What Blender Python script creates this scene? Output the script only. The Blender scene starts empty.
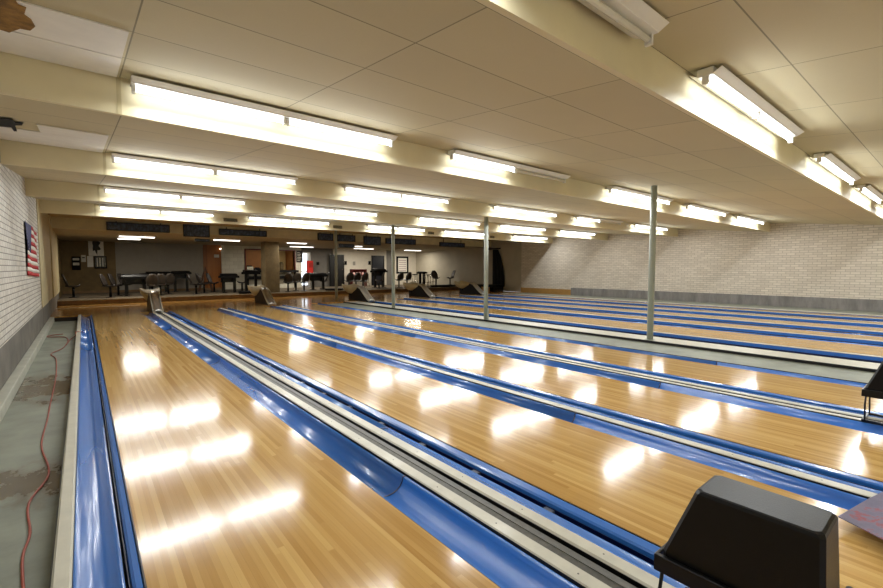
import bpy, bmesh, math, random
from mathutils import Vector, Matrix
random.seed(7)
S = bpy.context.scene
C = S.collection
PI = math.pi
R = math.radians

# ------------------------------------------------------------------ helpers
def tag(o, label=None, cat=None, group=None, kind=None):
    if label: o['label'] = label
    if cat: o['category'] = cat
    if group: o['group'] = group
    if kind: o['kind'] = kind
    return o

def empty(name, loc=(0, 0, 0), rz=0, label=None, cat=None, group=None):
    o = bpy.data.objects.new(name, None)
    o.empty_display_size = .1
    C.objects.link(o)
    o.location = loc
    o.rotation_euler = (0, 0, rz)
    return tag(o, label, cat, group)

def copy_tree(o, parent=None):
    c = o.copy(); C.objects.link(c); c.parent = parent
    for ch in list(o.children):
        copy_tree(ch, c)
    return c

class MB:
    """collects geometry for ONE mesh object"""
    def __init__(s): s.v = []; s.f = []; s.sm = []
    def add(s, vs, fs, smooth=False):
        n = len(s.v); s.v += [tuple(v) for v in vs]
        s.f += [tuple(i + n for i in f) for f in fs]; s.sm += [smooth] * len(fs)
        return s
    def box(s, x0, x1, y0, y1, z0, z1):
        return s.add([(x0,y0,z0),(x1,y0,z0),(x1,y1,z0),(x0,y1,z0),(x0,y0,z1),(x1,y0,z1),(x1,y1,z1),(x0,y1,z1)],
                     [(0,3,2,1),(4,5,6,7),(0,1,5,4),(1,2,6,5),(2,3,7,6),(3,0,4,7)])
    def bbox(s, x0, x1, y0, y1, z0, z1, b=.01):
        """box with chamfered vertical and top edges"""
        def ring(z, i):
            return [(x0+i,y0+b,z),(x0+b,y0+i,z),(x1-b,y0+i,z),(x1-i,y0+b,z),(x1-i,y1-b,z),(x1-b,y1-i,z),(x0+b,y1-i,z),(x0+i,y1-b,z)]
        rs = [ring(z0, 0), ring(z1-b, 0), ring(z1, b*.9)]
        return s.loft(rs, cap=True)
    def loft(s, rings, cap=False, closed=True, smooth=False):
        n = len(rings[0]); vs = [p for r in rings for p in r]; fs = []
        for k in range(len(rings)-1):
            for i in range(n if closed else n-1):
                j = (i+1) % n
                fs.append((k*n+i, k*n+j, (k+1)*n+j, (k+1)*n+i))
        m = len(s.f)
        s.add(vs, fs, smooth)
        if cap:
            b = len(s.v) - len(vs)
            s.f.append(tuple(b+i for i in range(n-1,-1,-1))); s.sm.append(False)
            s.f.append(tuple(b+(len(rings)-1)*n+i for i in range(n))); s.sm.append(False)
        return s
    def prism(s, pts, axis, a, b):
        """polygon pts (2-D) extruded along axis from a to b"""
        def P(u, v, w):
            return {'x': (w,u,v), 'y': (u,w,v), 'z': (u,v,w)}[axis]
        return s.loft([[P(u,v,a) for u,v in pts],[P(u,v,b) for u,v in pts]], cap=True)
    def tube(s, pts, r, seg=10, cap=True, smooth=True, radii=None):
        pts = [Vector(p) for p in pts]; rings = []
        up = None
        for i, p in enumerate(pts):
            t = (pts[min(i+1, len(pts)-1)] - pts[max(i-1, 0)]).normalized()
            if up is None:
                up = Vector((0,0,1)) if abs(t.z) < .9 else Vector((1,0,0))
            a = t.cross(up).normalized(); b = a.cross(t).normalized(); up = b
            rr = radii[i] if radii else r
            rings.append([tuple(p + a*math.cos(q)*rr + b*math.sin(q)*rr) for q in [2*PI*k/seg for k in range(seg)]])
        return s.loft(rings, cap=cap, smooth=smooth)
    def sheet(s, pts, axis_pts, thick=None):
        return s
    def build(s, name, mat, parent=None, bevel=0, loc=None):
        me = bpy.data.meshes.new(name)
        me.from_pydata(s.v, [], s.f)
        bm = bmesh.new(); bm.from_mesh(me)
        bmesh.ops.recalc_face_normals(bm, faces=bm.faces)
        bm.to_mesh(me); bm.free()
        me.polygons.foreach_set('use_smooth', s.sm if len(s.sm) == len(me.polygons) else [False]*len(me.polygons))
        me.materials.append(mat)
        o = bpy.data.objects.new(name, me); C.objects.link(o)
        if parent: o.parent = parent
        if loc: o.location = loc
        if bevel:
            m = o.modifiers.new('bevel', 'BEVEL'); m.width = bevel; m.segments = 2; m.limit_method = 'ANGLE'
        return o

def box(name, mat, x0, x1, y0, y1, z0, z1, parent=None, bevel=0):
    return MB().box(x0,x1,y0,y1,z0,z1).build(name, mat, parent, bevel)
def struct(o): return tag(o, kind='structure')

# ------------------------------------------------------------------ materials
def srgb(r, g, b):
    f = lambda c: (c/255/12.92) if c/255 <= .04045 else ((c/255+.055)/1.055)**2.4
    return (f(r), f(g), f(b), 1)

class NT:
    def __init__(s, name):
        s.m = bpy.data.materials.new(name); s.m.use_nodes = True
        s.t = s.m.node_tree; s.b = s.t.nodes['Principled BSDF']; s.tc = None
    def n(s, typ, **k):
        o = s.t.nodes.new('ShaderNode' + typ)
        for a, v in k.items(): setattr(o, a, v)
        return o
    def l(s, a, b): s.t.links.new(a, b)
    def co(s):
        if not s.tc: s.tc = s.n('TexCoord')
        return s.tc.outputs['Object']
    def inp(s, sock, v):
        if hasattr(v, 'is_output') or isinstance(v, bpy.types.NodeSocket): s.l(v, sock)
        else: sock.default_value = v
    def math(s, op, a, b=0, c=None, clamp=False):
        o = s.n('Math', operation=op, use_clamp=clamp)
        s.inp(o.inputs[0], a); s.inp(o.inputs[1], b)
        if c is not None: s.inp(o.inputs[2], c)
        return o.outputs[0]
    def sep(s, v=None):
        o = s.n('SeparateXYZ'); s.l(v or s.co(), o.inputs[0]); return o.outputs
    def comb(s, x=0, y=0, z=0):
        o = s.n('CombineXYZ')
        for i, v in enumerate((x, y, z)): s.inp(o.inputs[i], v)
        return o.outputs[0]
    def mix(s, fac, a, b, mode='MIX'):
        o = s.n('Mix', data_type='RGBA', blend_type=mode)
        s.inp(o.inputs[0], fac); s.inp(o.inputs[6], a); s.inp(o.inputs[7], b)
        return o.outputs[2]
    def noise(s, vec, scale=5, detail=4, rough=.5):
        o = s.n('TexNoise'); s.l(vec, o.inputs['Vector'])
        o.inputs['Scale'].default_value = scale; o.inputs['Detail'].default_value = detail
        o.inputs['Roughness'].default_value = rough
        return o.outputs['Fac']
    def wn(s, vec):
        o = s.n('TexWhiteNoise', noise_dimensions='3D'); s.l(vec, o.inputs['Vector']); return o.outputs['Value']
    def ramp(s, fac, stops):
        o = s.n('ValToRGB'); s.l(fac, o.inputs[0]); e = o.color_ramp.elements
        e[0].position, e[0].color = stops[0]; e[1].position, e[1].color = stops[-1]
        for p, c in stops[1:-1]:
            q = e.new(p); q.color = c
        return o.outputs[0]
    def bump(s, h, strength=.2, dist=.01):
        o = s.n('Bump'); o.inputs['Strength'].default_value = strength; o.inputs['Distance'].default_value = dist
        s.l(h, o.inputs['Height']); s.l(o.outputs[0], s.b.inputs['Normal'])
    def set(s, **k):
        for a, v in k.items(): s.inp(s.b.inputs[a.replace('_', ' ')], v)
        return s

def plain(name, col, rough=.6, metal=0, var=.12, scale=6, bump=0, spec=.5, coat=0):
    t = NT(name)
    nz = t.noise(t.co(), scale, 5, .6)
    dk = tuple(c*(1-var) for c in col[:3]) + (1,)
    lt = tuple(min(1, c*(1+var)) for c in col[:3]) + (1,)
    c = t.ramp(nz, [(.3, dk), (.7, lt)])
    t.set(Base_Color=c, Roughness=rough, Metallic=metal)
    t.b.inputs['Specular IOR Level'].default_value = spec
    t.b.inputs['Coat Weight'].default_value = coat
    t.b.inputs['Coat Roughness'].default_value = .1
    if bump: t.bump(t.noise(t.co(), scale*8, 4), bump, .005)
    return t.m

def emit(name, col, strength):
    t = NT(name); t.set(Base_Color=(0.8,0.8,0.8,1), Emission_Color=col)
    t.b.inputs['Emission Strength'].default_value = strength
    return t.m

def wood_lane(name, c0, c1, c2, rough=.13, board=.027, axis='y'):
    t = NT(name); s = t.sep()
    X, Y = (s[0], s[1]) if axis == 'y' else (s[1], s[0])
    bi = t.math('FLOOR', t.math('DIVIDE', X, board))
    off = t.wn(t.comb(bi, 3.1, 0))
    seg = t.math('FLOOR', t.math('ADD', t.math('DIVIDE', Y, 1.7), t.math('MULTIPLY', off, 7.0)))
    r = t.wn(t.comb(bi, seg, 1.7))
    grain = t.noise(t.comb(t.math('MULTIPLY', X, 90.0), t.math('MULTIPLY', Y, 2.2), t.math('MULTIPLY', r, 9.0)), 1.0, 6, .65)
    v = t.math('ADD', t.math('MULTIPLY', r, .62), t.math('MULTIPLY', grain, .38))
    col = t.ramp(v, [(.12, c0), (.5, c1), (.88, c2)])
    fr = t.math('FRACT', t.math('DIVIDE', X, board))
    edge = t.math('LESS_THAN', fr, .035)
    col = t.mix(t.math('MULTIPLY', edge, .35), col, (c0[0]*.5, c0[1]*.45, c0[2]*.4, 1))
    t.set(Base_Color=col, Roughness=t.math('ADD', rough-.03, t.math('MULTIPLY', t.noise(t.co(), 3, 4), .06)))
    t.b.inputs['Specular IOR Level'].default_value = .38
    t.b.inputs['Coat Weight'].default_value = .1
    t.b.inputs['Coat Roughness'].default_value = .06
    wav = t.noise(t.comb(t.math('MULTIPLY', X, 5.0), t.math('MULTIPLY', Y, .8), 0), 1.0, 2)
    t.bump(wav, .05, .006)
    return t.m

def brick(name, c1, c2, mortar, bw=.2, bh=.068, ms=.006, rough=.75, axes=(1, 2)):
    t = NT(name); s = t.sep()
    o = t.n('TexBrick'); t.l(t.comb(s[axes[0]], s[axes[1]], 0), o.inputs['Vector'])
    o.inputs['Color1'].default_value = c1; o.inputs['Color2'].default_value = c2; o.inputs['Mortar'].default_value = mortar
    o.inputs['Scale'].default_value = 1; o.inputs['Mortar Size'].default_value = ms
    o.inputs['Brick Width'].default_value = bw; o.inputs['Row Height'].default_value = bh
    o.inputs['Mortar Smooth'].default_value = .3
    nz = t.noise(t.co(), 1.3, 5, .6)
    col = t.mix(t.math('MULTIPLY', nz, .5), o.outputs['Color'], t.mix(.5, c1, mortar))
    t.set(Base_Color=col, Roughness=rough)
    inv = t.math('SUBTRACT', 1.0, o.outputs['Fac'])
    t.bump(t.math('ADD', inv, t.math('MULTIPLY', t.noise(t.co(), 40, 3), .3)), .6, .006)
    return t.m

def ceiling_mat(name, base, y0, nrow=.575):
    t = NT(name); s = t.sep()
    gx = t.math('DIVIDE', t.math('ADD', s[0], 40*1.22-.28), 1.22)
    gy = t.math('DIVIDE', t.math('ADD', s[1], 40*nrow-y0), nrow)
    fx, fy = t.math('FRACT', gx), t.math('FRACT', gy)
    def edge(f, w):
        return t.math('LESS_THAN', t.math('MINIMUM', f, t.math('SUBTRACT', 1.0, f)), w)
    e = t.math('MAXIMUM', edge(fx, .0035), edge(fy, .0085))
    r = t.wn(t.comb(t.math('FLOOR', gx), t.math('FLOOR', gy), y0))
    nz = t.noise(t.co(), .9, 6, .65)
    fine = t.noise(t.co(), 160, 2)
    lo = tuple(c*.84 for c in base[:3]) + (1,)
    hi = tuple(min(1, c*1.06) for c in base[:3]) + (1,)
    col = t.mix(t.math('ADD', t.math('MULTIPLY', r, .3), t.math('MULTIPLY', nz, .6)), lo, hi)
    col = t.mix(t.math('MULTIPLY', t.math('SUBTRACT', fine, .35), .35, clamp=True), col, tuple(c*.7 for c in base[:3]) + (1,))
    col = t.mix(e, col, tuple(c*.42 for c in base[:3]) + (1,))
    t.set(Base_Color=col, Roughness=.85)
    t.bump(t.math('SUBTRACT', t.math('MULTIPLY', fine, .25), e), .5, .006)
    return t.m

LANE = wood_lane('lane_maple', srgb(170,128,68), srgb(194,155,92), srgb(210,174,110))
APPR = wood_lane('approach_maple', srgb(150,104,48), srgb(190,140,72), srgb(208,164,94), rough=.16, board=.04)
BLUE = plain('blue_plastic', srgb(50,108,186), .24, var=.05, scale=4, coat=.3)
SLOT = plain('navy_slot', srgb(8,20,62), .35, var=.1)
CAPW = plain('cap_offwhite', srgb(196,192,176), .4, var=.08, scale=9, coat=.1)
TRACK = plain('track_grey', srgb(92,90,84), .45, var=.2, scale=30, metal=.2)
BLACK = plain('black_plastic', srgb(8,8,9), .4, var=.2, scale=25, bump=.1, spec=.3)
BLACKM = plain('black_metal', srgb(12,12,12), .35, metal=.3, var=.1)
GREYFL = None
CREAM = plain('cream_paint', srgb(226,219,192), .6, var=.06, scale=2)
CREAMD = plain('aged_cream_paint', srgb(204,191,150), .6, var=.1, scale=3)
POLE = plain('pole_paint', srgb(168,174,162), .45, var=.06, scale=5)
WHITE = plain('white_enamel', srgb(235,234,228), .35, var=.03)
BRL = brick('painted_brick_white', srgb(226,223,214), srgb(204,201,192), srgb(104,98,90), bw=.2, bh=.07, ms=.006)
BRR = brick('painted_brick_beige', srgb(230,220,205), srgb(208,197,182), srgb(170,159,144), bw=.22, bh=.075, ms=.008)
BLOCK = brick('painted_block_white', srgb(226,222,206), srgb(208,203,186), srgb(184,178,160), bw=.4, bh=.2, ms=.008, axes=(0, 2))
CONC = plain('column_concrete', srgb(112,97,68), .85, var=.25, scale=5, bump=.5)
BROWNW = plain('brown_wall', srgb(112,92,54), .7, var=.2, scale=3)
GREYW = plain('grey_partition', srgb(150,144,134), .8, var=.05)
DGREYW = plain('dark_grey_wall', srgb(118,114,108), .7, var=.08)
OFFW = plain('offwhite_wall', srgb(214,206,190), .7, var=.05)
PANELW = plain('panel_wall', srgb(178,170,152), .7, var=.1, scale=1.2)
CARPET = plain('carpet', srgb(98,86,68), .95, var=.2, scale=40, bump=.5)
WOODP = wood_lane('panel_wood', srgb(110,62,22), srgb(150,88,34), srgb(172,108,48), rough=.35, board=.12)
WOODB = plain('skirting_wood', srgb(170,128,66), .5, var=.12, scale=8)
RISER = plain('step_riser_wood', srgb(122,94,60), .5, var=.2, scale=6)
CHROME = plain('chrome', srgb(210,210,208), .18, metal=1, var=.05)
SEATM = plain('seat_shell', srgb(52,46,42), .4, var=.15, scale=8)
SEATB = plain('seat_shell_brown', srgb(66,58,50), .5, var=.15, scale=8)
DARKT = plain('dark_table', srgb(17,16,15), .85, var=.1, spec=.2)
SCREEN = None
RED = plain('red_paint', srgb(186,34,28), .5, var=.08)
NAVY = plain('navy_door', srgb(20,24,36), .45, var=.1)
BLKDOOR = plain('black_door', srgb(10,9,9), .5, var=.1)
CABLE = plain('red_cable', srgb(158,66,44), .5, var=.1)
CLOTH = plain('black_cloth', srgb(14,14,18), .9, var=.2, scale=12)

# tubes
TUBE = emit('lit_tube', (.94, .98, 1, 1), 4.6)
DEAD = plain('unlit_tube', srgb(226,224,214), .25, var=.02)
CONL = emit('concourse_diffuser', (1, .95, .84, 1), 2.2)
def conc_lamp(e, w, watts):
    ld = bpy.data.lights.new('diffuser_lamp', 'AREA'); ld.shape = 'RECTANGLE'; ld.size = w; ld.size_y = .14
    ld.energy = watts; ld.color = (1, .93, .80)
    lo = bpy.data.objects.new('diffuser_lamp', ld); C.objects.link(lo); lo.parent = e; lo.location = (0, 0, -.08)

# score screen : dark glass with faint bluish mottling
t = NT('score_screen'); nz = t.noise(t.comb(t.math('MULTIPLY', t.sep()[0], 14.0), 0, t.math('MULTIPLY', t.sep()[2], 9.0)), 1.0, 4, .7)
t.set(Base_Color=t.ramp(nz, [(.42, srgb(28,36,54)), (.72, srgb(84,104,138))]), Roughness=.3); SCREEN = t.m

# grey strip floor with brown water stains along the wall
t = NT('grey_strip_floor'); s = t.sep()
base = t.ramp(t.noise(t.co(), 3, 6, .6), [(.3, srgb(122,126,114)), (.7, srgb(152,156,142))])
v = t.comb(t.math('MULTIPLY', s[0], 2.2), t.math('MULTIPLY', s[1], 1.4), 0)
nz = t.noise(v, 3.0, 7, .68)
def bandy(c, w): return t.math('SUBTRACT', 1.0, t.math('DIVIDE', t.math('ABSOLUTE', t.math('SUBTRACT', s[1], c)), w), clamp=True)
band = t.math('MAXIMUM', bandy(6.6, 2.0), bandy(3.7, .9))
m = t.math('MULTIPLY', t.math('SUBTRACT', t.math('MULTIPLY', t.math('MULTIPLY', nz, 1.9), band), .54), 4.5, clamp=True)
m = t.math('MULTIPLY', m, t.math('LESS_THAN', s[0], 3.0))
m2 = t.math('MULTIPLY', m, .75)
t.set(Base_Color=t.mix(m2, base, srgb(84,64,36)), Roughness=t.math('SUBTRACT', .55, t.math('MULTIPLY', m, .3)))
GREYFL = t.m

# ------------------------------------------------------------------ camera
HC = 1.225; FPX = 436.0; YAW = R(39.4); PIT = R(3.35)
cam = bpy.data.cameras.new('camera'); co = bpy.data.objects.new('camera', cam); C.objects.link(co)
co.location = (0, 0, HC); co.rotation_euler = (PI/2 - PIT, 0, -YAW)
cam.sensor_width = 36; cam.lens = FPX / 883 * 36; cam.clip_start = .02; cam.clip_end = 200
S.camera = co
def ang(px): return YAW + math.atan((px - 441.5) / FPX / 1.0)
def atY(px, Y):   # world x of the vertical line seen at column px when standing at depth Y
    return Y * math.tan(ang(px))
def ray(px, py):
    f = Vector((math.sin(YAW)*math.cos(PIT), math.cos(YAW)*math.cos(PIT), -math.sin(PIT)))
    r = Vector((math.cos(YAW), -math.sin(YAW), 0)); d = f.cross(r)
    return f*FPX + r*(px-441.5) + d*(py-294)
def onZ(px, py, z):
    d = ray(px, py); k = (z-HC)/d.z; return Vector((d.x*k, d.y*k, z))
def onY(px, py, Y):
    d = ray(px, py); k = Y/d.y; return Vector((d.x*k, Y, HC+d.z*k))
def onX(px, py, X):
    d = ray(px, py); k = X/d.x; return Vector((X, d.y*k, HC+d.z*k))

# ------------------------------------------------------------------ setting
XL, XR = -.69, 17.6
YF = -3.2              # back (pin end, behind the viewer)
FOUL = 14.78
STEP = 19.0; BK = 24.2
struct(box('floor', plain('slab_grey', srgb(120,122,112), .8), XL-.3, XR+.3, YF, FOUL, -.34, -.20))
struct(box('floor', GREYFL, XL, -.135, YF, FOUL-.1, -.2, -.12))
struct(box('floor', GREYFL, 6.55, 7.5, YF, FOUL-.1, -.2, -.05))
struct(box('floor', GREYFL, 16.2, XR, YF, FOUL-.1, -.2, -.02))
ap = struct(box('floor', APPR, XL, XR, FOUL, STEP, -.2, -.002))
struct(box('floor', CARPET, XL, XR+.1, STEP, BK+3, -.2, .16))
struct(box('trim_1', RISER, XL, XR, STEP-.02, STEP, -.002, .15))
struct(box('trim_2', plain('nosing_metal', srgb(176,168,150), .35, metal=.3), XL, XR, STEP-.035, STEP+.03, .15, .172))
struct(box('trim_3', CREAM, XL+.01, 1.45, 17.68, 17.74, -.002, .003))
struct(box('trim_4', plain('dark_riser', srgb(40,30,20), .8), XL, -.14, FOUL-.1, FOUL, -.2, -.03))

# left wall: grey foot, white painted brick, smooth pilasters
struct(box('wall_left', BRL, XL-.2, XL, YF, 12.3, .40, 2.95))
struct(box('wall_left', plain('grey_wall_foot', srgb(112,108,100), .8, var=.3, scale=2), XL-.2, XL-.001, YF, 20.6, -.2, .40))
struct(box('wall_left', CREAMD, XL-.2, XL+.012, 12.3, 14.4, .40, 2.95))
struct(box('wall_left', CREAMD, XL-.2, XL+.0, 14.4, 16.6, .4, 2.95))
struct(box('wall_left', CREAMD, XL-.2, XL+.03, 16.6, 20.6, .4, 2.95))
struct(box('wall_left', BROWNW, XL-.2, XL-.0, 20.6, BK+.1, .16, 2.95))
struct(box('baseboard_left', plain('curb_grey', srgb(178,178,164), .6, var=.12, scale=5), XL, XL+.09, YF, FOUL-.1, -.12, .0, bevel=.008))
# right wall
struct(box('wall_right', BRR, XR, XR+.2, YF, 11.9, .33, 2.95))
struct(box('wall_right', BRR, XR, XR+.2, 11.9, 14.9, .24, 2.95))
t = NT('worn_grey_band'); s_ = t.sep()
nz = t.noise(t.comb(0, t.math('MULTIPLY', s_[1], 2.4), t.math('MULTIPLY', s_[2], .6)), 1.6, 6, .7)
t.set(Base_Color=t.ramp(nz, [(.35, srgb(112,108,106)), (.62, srgb(140,136,132)), (.8, srgb(170,166,160))]), Roughness=.75)
struct(box('wall_right', t.m, XR, XR+.2, YF, 11.9, -.1, .33))
struct(box('baseboard_right', WOODB, XR-.02, XR+.2, 11.9, 14.9, -.1, .24))
struct(box('wall_right', PANELW, XR, XR+.2, 14.9, BK+.1, .0, 2.95))
# pin-end wall behind the viewer
struct(box('wall_front', CREAM, XL-.2, XR+.2, YF-.2, YF, -.3, 2.95))

# ------------------------------------------------------------------ sawtooth ceiling
ZB, ZT = 2.44, 2.725
YB = [-1.43, 1.45, 4.33, 7.21, 10.09, 12.97]
YS = YB + [15.9]
CEILC = srgb(208,198,164)
CEILX = srgb(196,184,156)
seen = 1
for i, y in enumerate(YS[:-1]):
    yn = YS[i+1]
    m = MB().add([(XL,y+.04,ZB),(XR,y+.04,ZB),(XR,yn,ZT),(XL,yn,ZT),(XL,y+.04,ZB+.05),(XR,y+.04,ZB+.05),(XR,yn,ZT+.05),(XL,yn,ZT+.05)],
                 [(0,3,2,1),(4,5,6,7),(0,1,5,4),(1,2,6,5),(2,3,7,6),(3,0,4,7)])
    struct(m.build('ceiling', ceiling_mat('ceiling_tiles_%d' % i, CEILC, y+.04, (yn-y-.04)/5)))
FASC = plain('fascia_paint', srgb(226,216,182), .55, var=.07, scale=1.5)
for i, y in enumerate(YS[:-1]):
    struct(box('trim_%d' % (5+i), FASC, XL, XR, y, y+.04, ZB, ZT+.02))
    struct(box('trim_%d' % (15+i), CREAMD, .255, .285, y-.004, y, ZB, ZT-.003))
struct(box('ceiling', CEILMAT0 := plain('rear_ceiling', CEILX, .85), XL, XR, YF, YS[0], ZT, ZT+.05))
# bulkhead that carries the score screens and low ceiling over the concourse
YBH = 17.05
struct(box('ceiling', ceiling_mat('ceiling_tiles_rear', srgb(188,168,122), 15.9, .575), XL, XR, 15.9, YBH, ZT, ZT+.05))
struct(box('trim_12', CREAMD, XL, XR, YBH, YBH+.12, 2.40, ZT+.1))
struct(box('ceiling', plain('concourse_ceiling', srgb(176,164,138), .85, var=.1), XL, XR, YBH+.12, BK+.2, 2.40, 2.5))
struct(box('ceiling', plain('roof_deck', srgb(90,85,75), .9), XL-.2, XR+.2, YF-.2, BK+3.2, 2.96, 3.1))

# replaced white tiles and damage in the left-hand strip of the ceiling
TILEW = plain('white_tile', srgb(236,234,228), .85, var=.04, scale=5, bump=.2)
def slope_z(y, i): return ZB + (y - YS[i] - .04) / (YS[i+1]-YS[i]-.04) * (ZT-ZB)
def tile(i, y0, y1, x0, x1, label, mat=TILEW, name='ceiling_tile', cat='ceiling tile', grp='white replacement ceiling tiles'):
    z0, z1 = slope_z(y0, i)-.001, slope_z(y1, i)-.001
    o = MB().add([(x0,y0,z0-.008),(x1,y0,z0-.008),(x1,y1,z1-.008),(x0,y1,z1-.008),(x0,y0,z0),(x1,y0,z0),(x1,y1,z1),(x0,y1,z1)],
                 [(0,3,2,1),(4,5,6,7),(0,1,5,4),(1,2,6,5),(2,3,7,6),(3,0,4,7)]).build(name, mat)
    return tag(o, label, cat, grp)
tile(1, 3.19, 3.75, XL+.01, .26, 'white replacement ceiling tile touching the brown torn patch at the top left')
tile(1, 3.765, 4.31, XL+.01, .26, 'white replacement ceiling tile against the nearest lit beam by the left wall')
tile(2, 5.55, 6.05, -.28, .25, 'narrow white ceiling tile just right of the black hole in the ceiling')
tile(2, 6.065, 6.6, XL+.01, .25, 'white ceiling tile behind the black hole, second row before the second beam')
tile(2, 6.615, 7.19, XL+.01, .25, 'white ceiling tile touching the front of the second lit beam at the left')
# torn patch
pts = [onZ(x, y, 2.58) for x, y in [(-14,-12),(12,-6),(20,2),(28,7),(27,15),(35,22),(36,28),(24,31),(12,28),(4,31),(-8,27),(-14,8)]]
def onslope(px, py, i):
    d = ray(px, py); a = (ZT-ZB)/(YS[i+1]-YS[i]-.04); z0 = ZB - a*(YS[i]+.04)
    k = (z0 - HC) / (d.z - a*d.y); return Vector((d.x*k, d.y*k, HC+d.z*k))
pts = [onslope(x, y, 1) for x, y in [(-30,-14),(12,-8),(18,2),(26,5),(24,12),(31,17),(35,24),(30,28),(20,26),(9,30),(0,27),(-30,22)]]
pts = [p for p in pts]
o = MB().loft([[(max(p.x,XL+.012),p.y,p.z-.011) for p in pts],[(max(p.x,XL+.012),p.y,p.z-.016) for p in pts]], cap=True).build('torn_ceiling_patch',
      plain('torn_insulation', srgb(140,104,48), .9, var=.45, scale=14, bump=.8))
tag(o, 'brown torn water-damaged patch in the ceiling at the top left corner', 'ceiling damage')
hp = [onslope(x, y, 2) for x, y in [(-14,116),(12,117.5),(15,121),(23,121.5),(22,124),(15,124),(17,130),(14,130),(11,126),(-14,124)]]
o = MB().loft([[(max(p.x,XL+.012),p.y,p.z-.010) for p in hp],[(max(p.x,XL+.012),p.y,p.z-.014) for p in hp]], cap=True).build('ceiling_hole', plain('hole_black', srgb(10,9,8), .95))
tag(o, 'black hole with ragged edge where a ceiling tile is missing, far left', 'ceiling damage')

# ------------------------------------------------------------------ light fixtures
LAMPW = 8.4
def make_fixture(lit=(1, 1), label='', half=1.2):
    e = empty('fluorescent_light', (0,0,0), 0, label, 'light fixture', 'fluorescent fixtures on the ceiling beams')
    m = MB(); m.box(-half, half, -.055, .055, -.055, 0)
    m.build('housing', WHITE, e, .004)
    r = MB()
    r.prism([(-.055,-.05),(-.112,-.022),(-.112,-.019),(-.055,-.046)], 'x', -half, half)
    r.prism([(.055,-.05),(.112,-.022),(.112,-.019),(.055,-.046)], 'x', -half, half)
    r.build('reflector', WHITE, e)
    for k, a in enumerate((-half, 0)):
        if lit[k]:
            ld = bpy.data.lights.new('tube_lamp', 'AREA'); ld.shape = 'RECTANGLE'; ld.size = half-.1; ld.size_y = .05
            ld.energy = LAMPW; ld.color = (.95, .985, 1)
            lo = bpy.data.objects.new('tube_lamp', ld); C.objects.link(lo); lo.parent = e
            lo.location = (a+half/2, -.012, -.104); lo.rotation_euler = (R(-24), 0, 0)
        x0, x1 = a+.025, a+half-.025
        n = 8; rings = []
        MB().tube([(x0,0,-.083),(x1,0,-.083)], .019, 10).build('lit_tube' if lit[k] else 'unlit_tube', TUBE if lit[k] else DEAD, e)
        for x in (x0-.008, x1+.008):
            MB().box(x-.012, x+.012, -.022, .022, -.115, -.05).build('socket', WHITE, e)
    return e
names = ['leftmost', 'second from the left', 'third from the left', 'fourth from the left', 'fifth from the left']
beams = ['added on the unseen beam behind the viewer', 'on the nearest ceiling beam', 'on the second ceiling beam from the viewer', 'on the third ceiling beam from the viewer',
         'on the fourth ceiling beam from the viewer', 'on the farthest ceiling beam']
XC = [1.54, 4.80, 8.55, 11.87, 15.15]
for i, y in enumerate(YB):
    for k, xc in enumerate(XC):
        if i == 0 and k > 2: continue  # unseen row behind the camera, added to light the foreground
        lit = (1, 1)
        if i == 1 and k == 0: lit = (1, 0)
        if i == 2 and k == 1: lit = (1, 0)
        if i == 3 and k == 3: lit = (1, 0)
        st = {(1,1): 'lit', (0,0): 'unlit', (1,0): 'half-lit'}[lit]
        if i == 5 and k == 4: xc = 15.8
        yy = y - .13
        e = make_fixture(lit, '%s two-tube fluorescent light, %s %s' % (st, names[k], beams[i]))
        e.location = (xc, yy, slope_z(yy, i-1) - .012 if i else ZT - .0)
# flex boxes at left of fixture rows
for i, nm in ((4, 'fourth'), (5, 'farthest')):
    pass
for k, (x0, x1) in enumerate([(3.0,3.35),(6.2,6.5),(10.0,10.28),(13.3,13.55)]):
    e = empty('air_vent', ((x0+x1)/2, YB[5]-.012, 2.55), 0, 'small brown air vent on the farthest beam, %s of four' % ['leftmost','second','third','rightmost'][k], 'vent', 'vents on the farthest beam')
    w = (x1-x0)/2
    f = MB(); f.box(-w,w,0,.012,-.045,-.037).box(-w,w,0,.012,.037,.045).box(-w,-w+.01,0,.012,-.037,.037).box(w-.01,w,0,.012,-.037,.037)
    f.build('frame', RISER, e)
    f = MB()
    for j in range(5): f.box(-w+.01, w-.01, .004, .011, -.034+j*.016, -.024+j*.016)
    f.build('louvre', BLACKM, e)

# ------------------------------------------------------------------ lanes
lanes = [(.14,1.2),(1.925,2.965),(3.51,4.5),(5.22,6.17),(8.36,9.62),(10.18,11.04),(11.68,12.66),(13.24,14.1),(14.7,15.6)]
lname = ['leftmost bowling lane, beside the grey strip along the left wall', 'second bowling lane from the left, beside the nearest black hood',
         'third bowling lane from the left, between two blue gutters', 'fourth bowling lane, just left of the grey strip with steel posts',
         'first bowling lane right of the row of steel posts','second bowling lane right of the row of steel posts',
         'third bowling lane right of the row of steel posts','fourth bowling lane right of the row of steel posts','bowling lane nearest the far brick wall']
YN = -2.6
def lane(k):
    x0, x1 = lanes[k]
    e = empty('bowling_lane', ((x0+x1)/2, 0, 0), 0, lname[k], 'bowling lane', 'maple bowling lanes')
    w = (x1-x0)/2
    MB().box(-w+.006, w-.006, YN, FOUL+.0, -.045, 0).build('lane_bed', LANE, e)
    MB().box(-w+.006, w-.006, YN, FOUL-.02, -.19, -.046).build('foundation', BLACKM, e)
    for s_ in (-1, 1):
        MB().box(-w if s_ < 0 else w-.006, w if s_ > 0 else -w+.006, YN, FOUL-.01, -.045, -.003).build('edge_strip', BLACKM, e)
    dots = MB()
    for j in range(7):
        x = -w + (j+.5)*2*w/7; 
        for yy in (FOUL-2.1,):
            dots.box(x-.008, x+.008, yy, yy+.05, .0, .0006)
    dots.build('marker_dots', RISER, e)
    return e
for k in range(9): lane(k)

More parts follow.
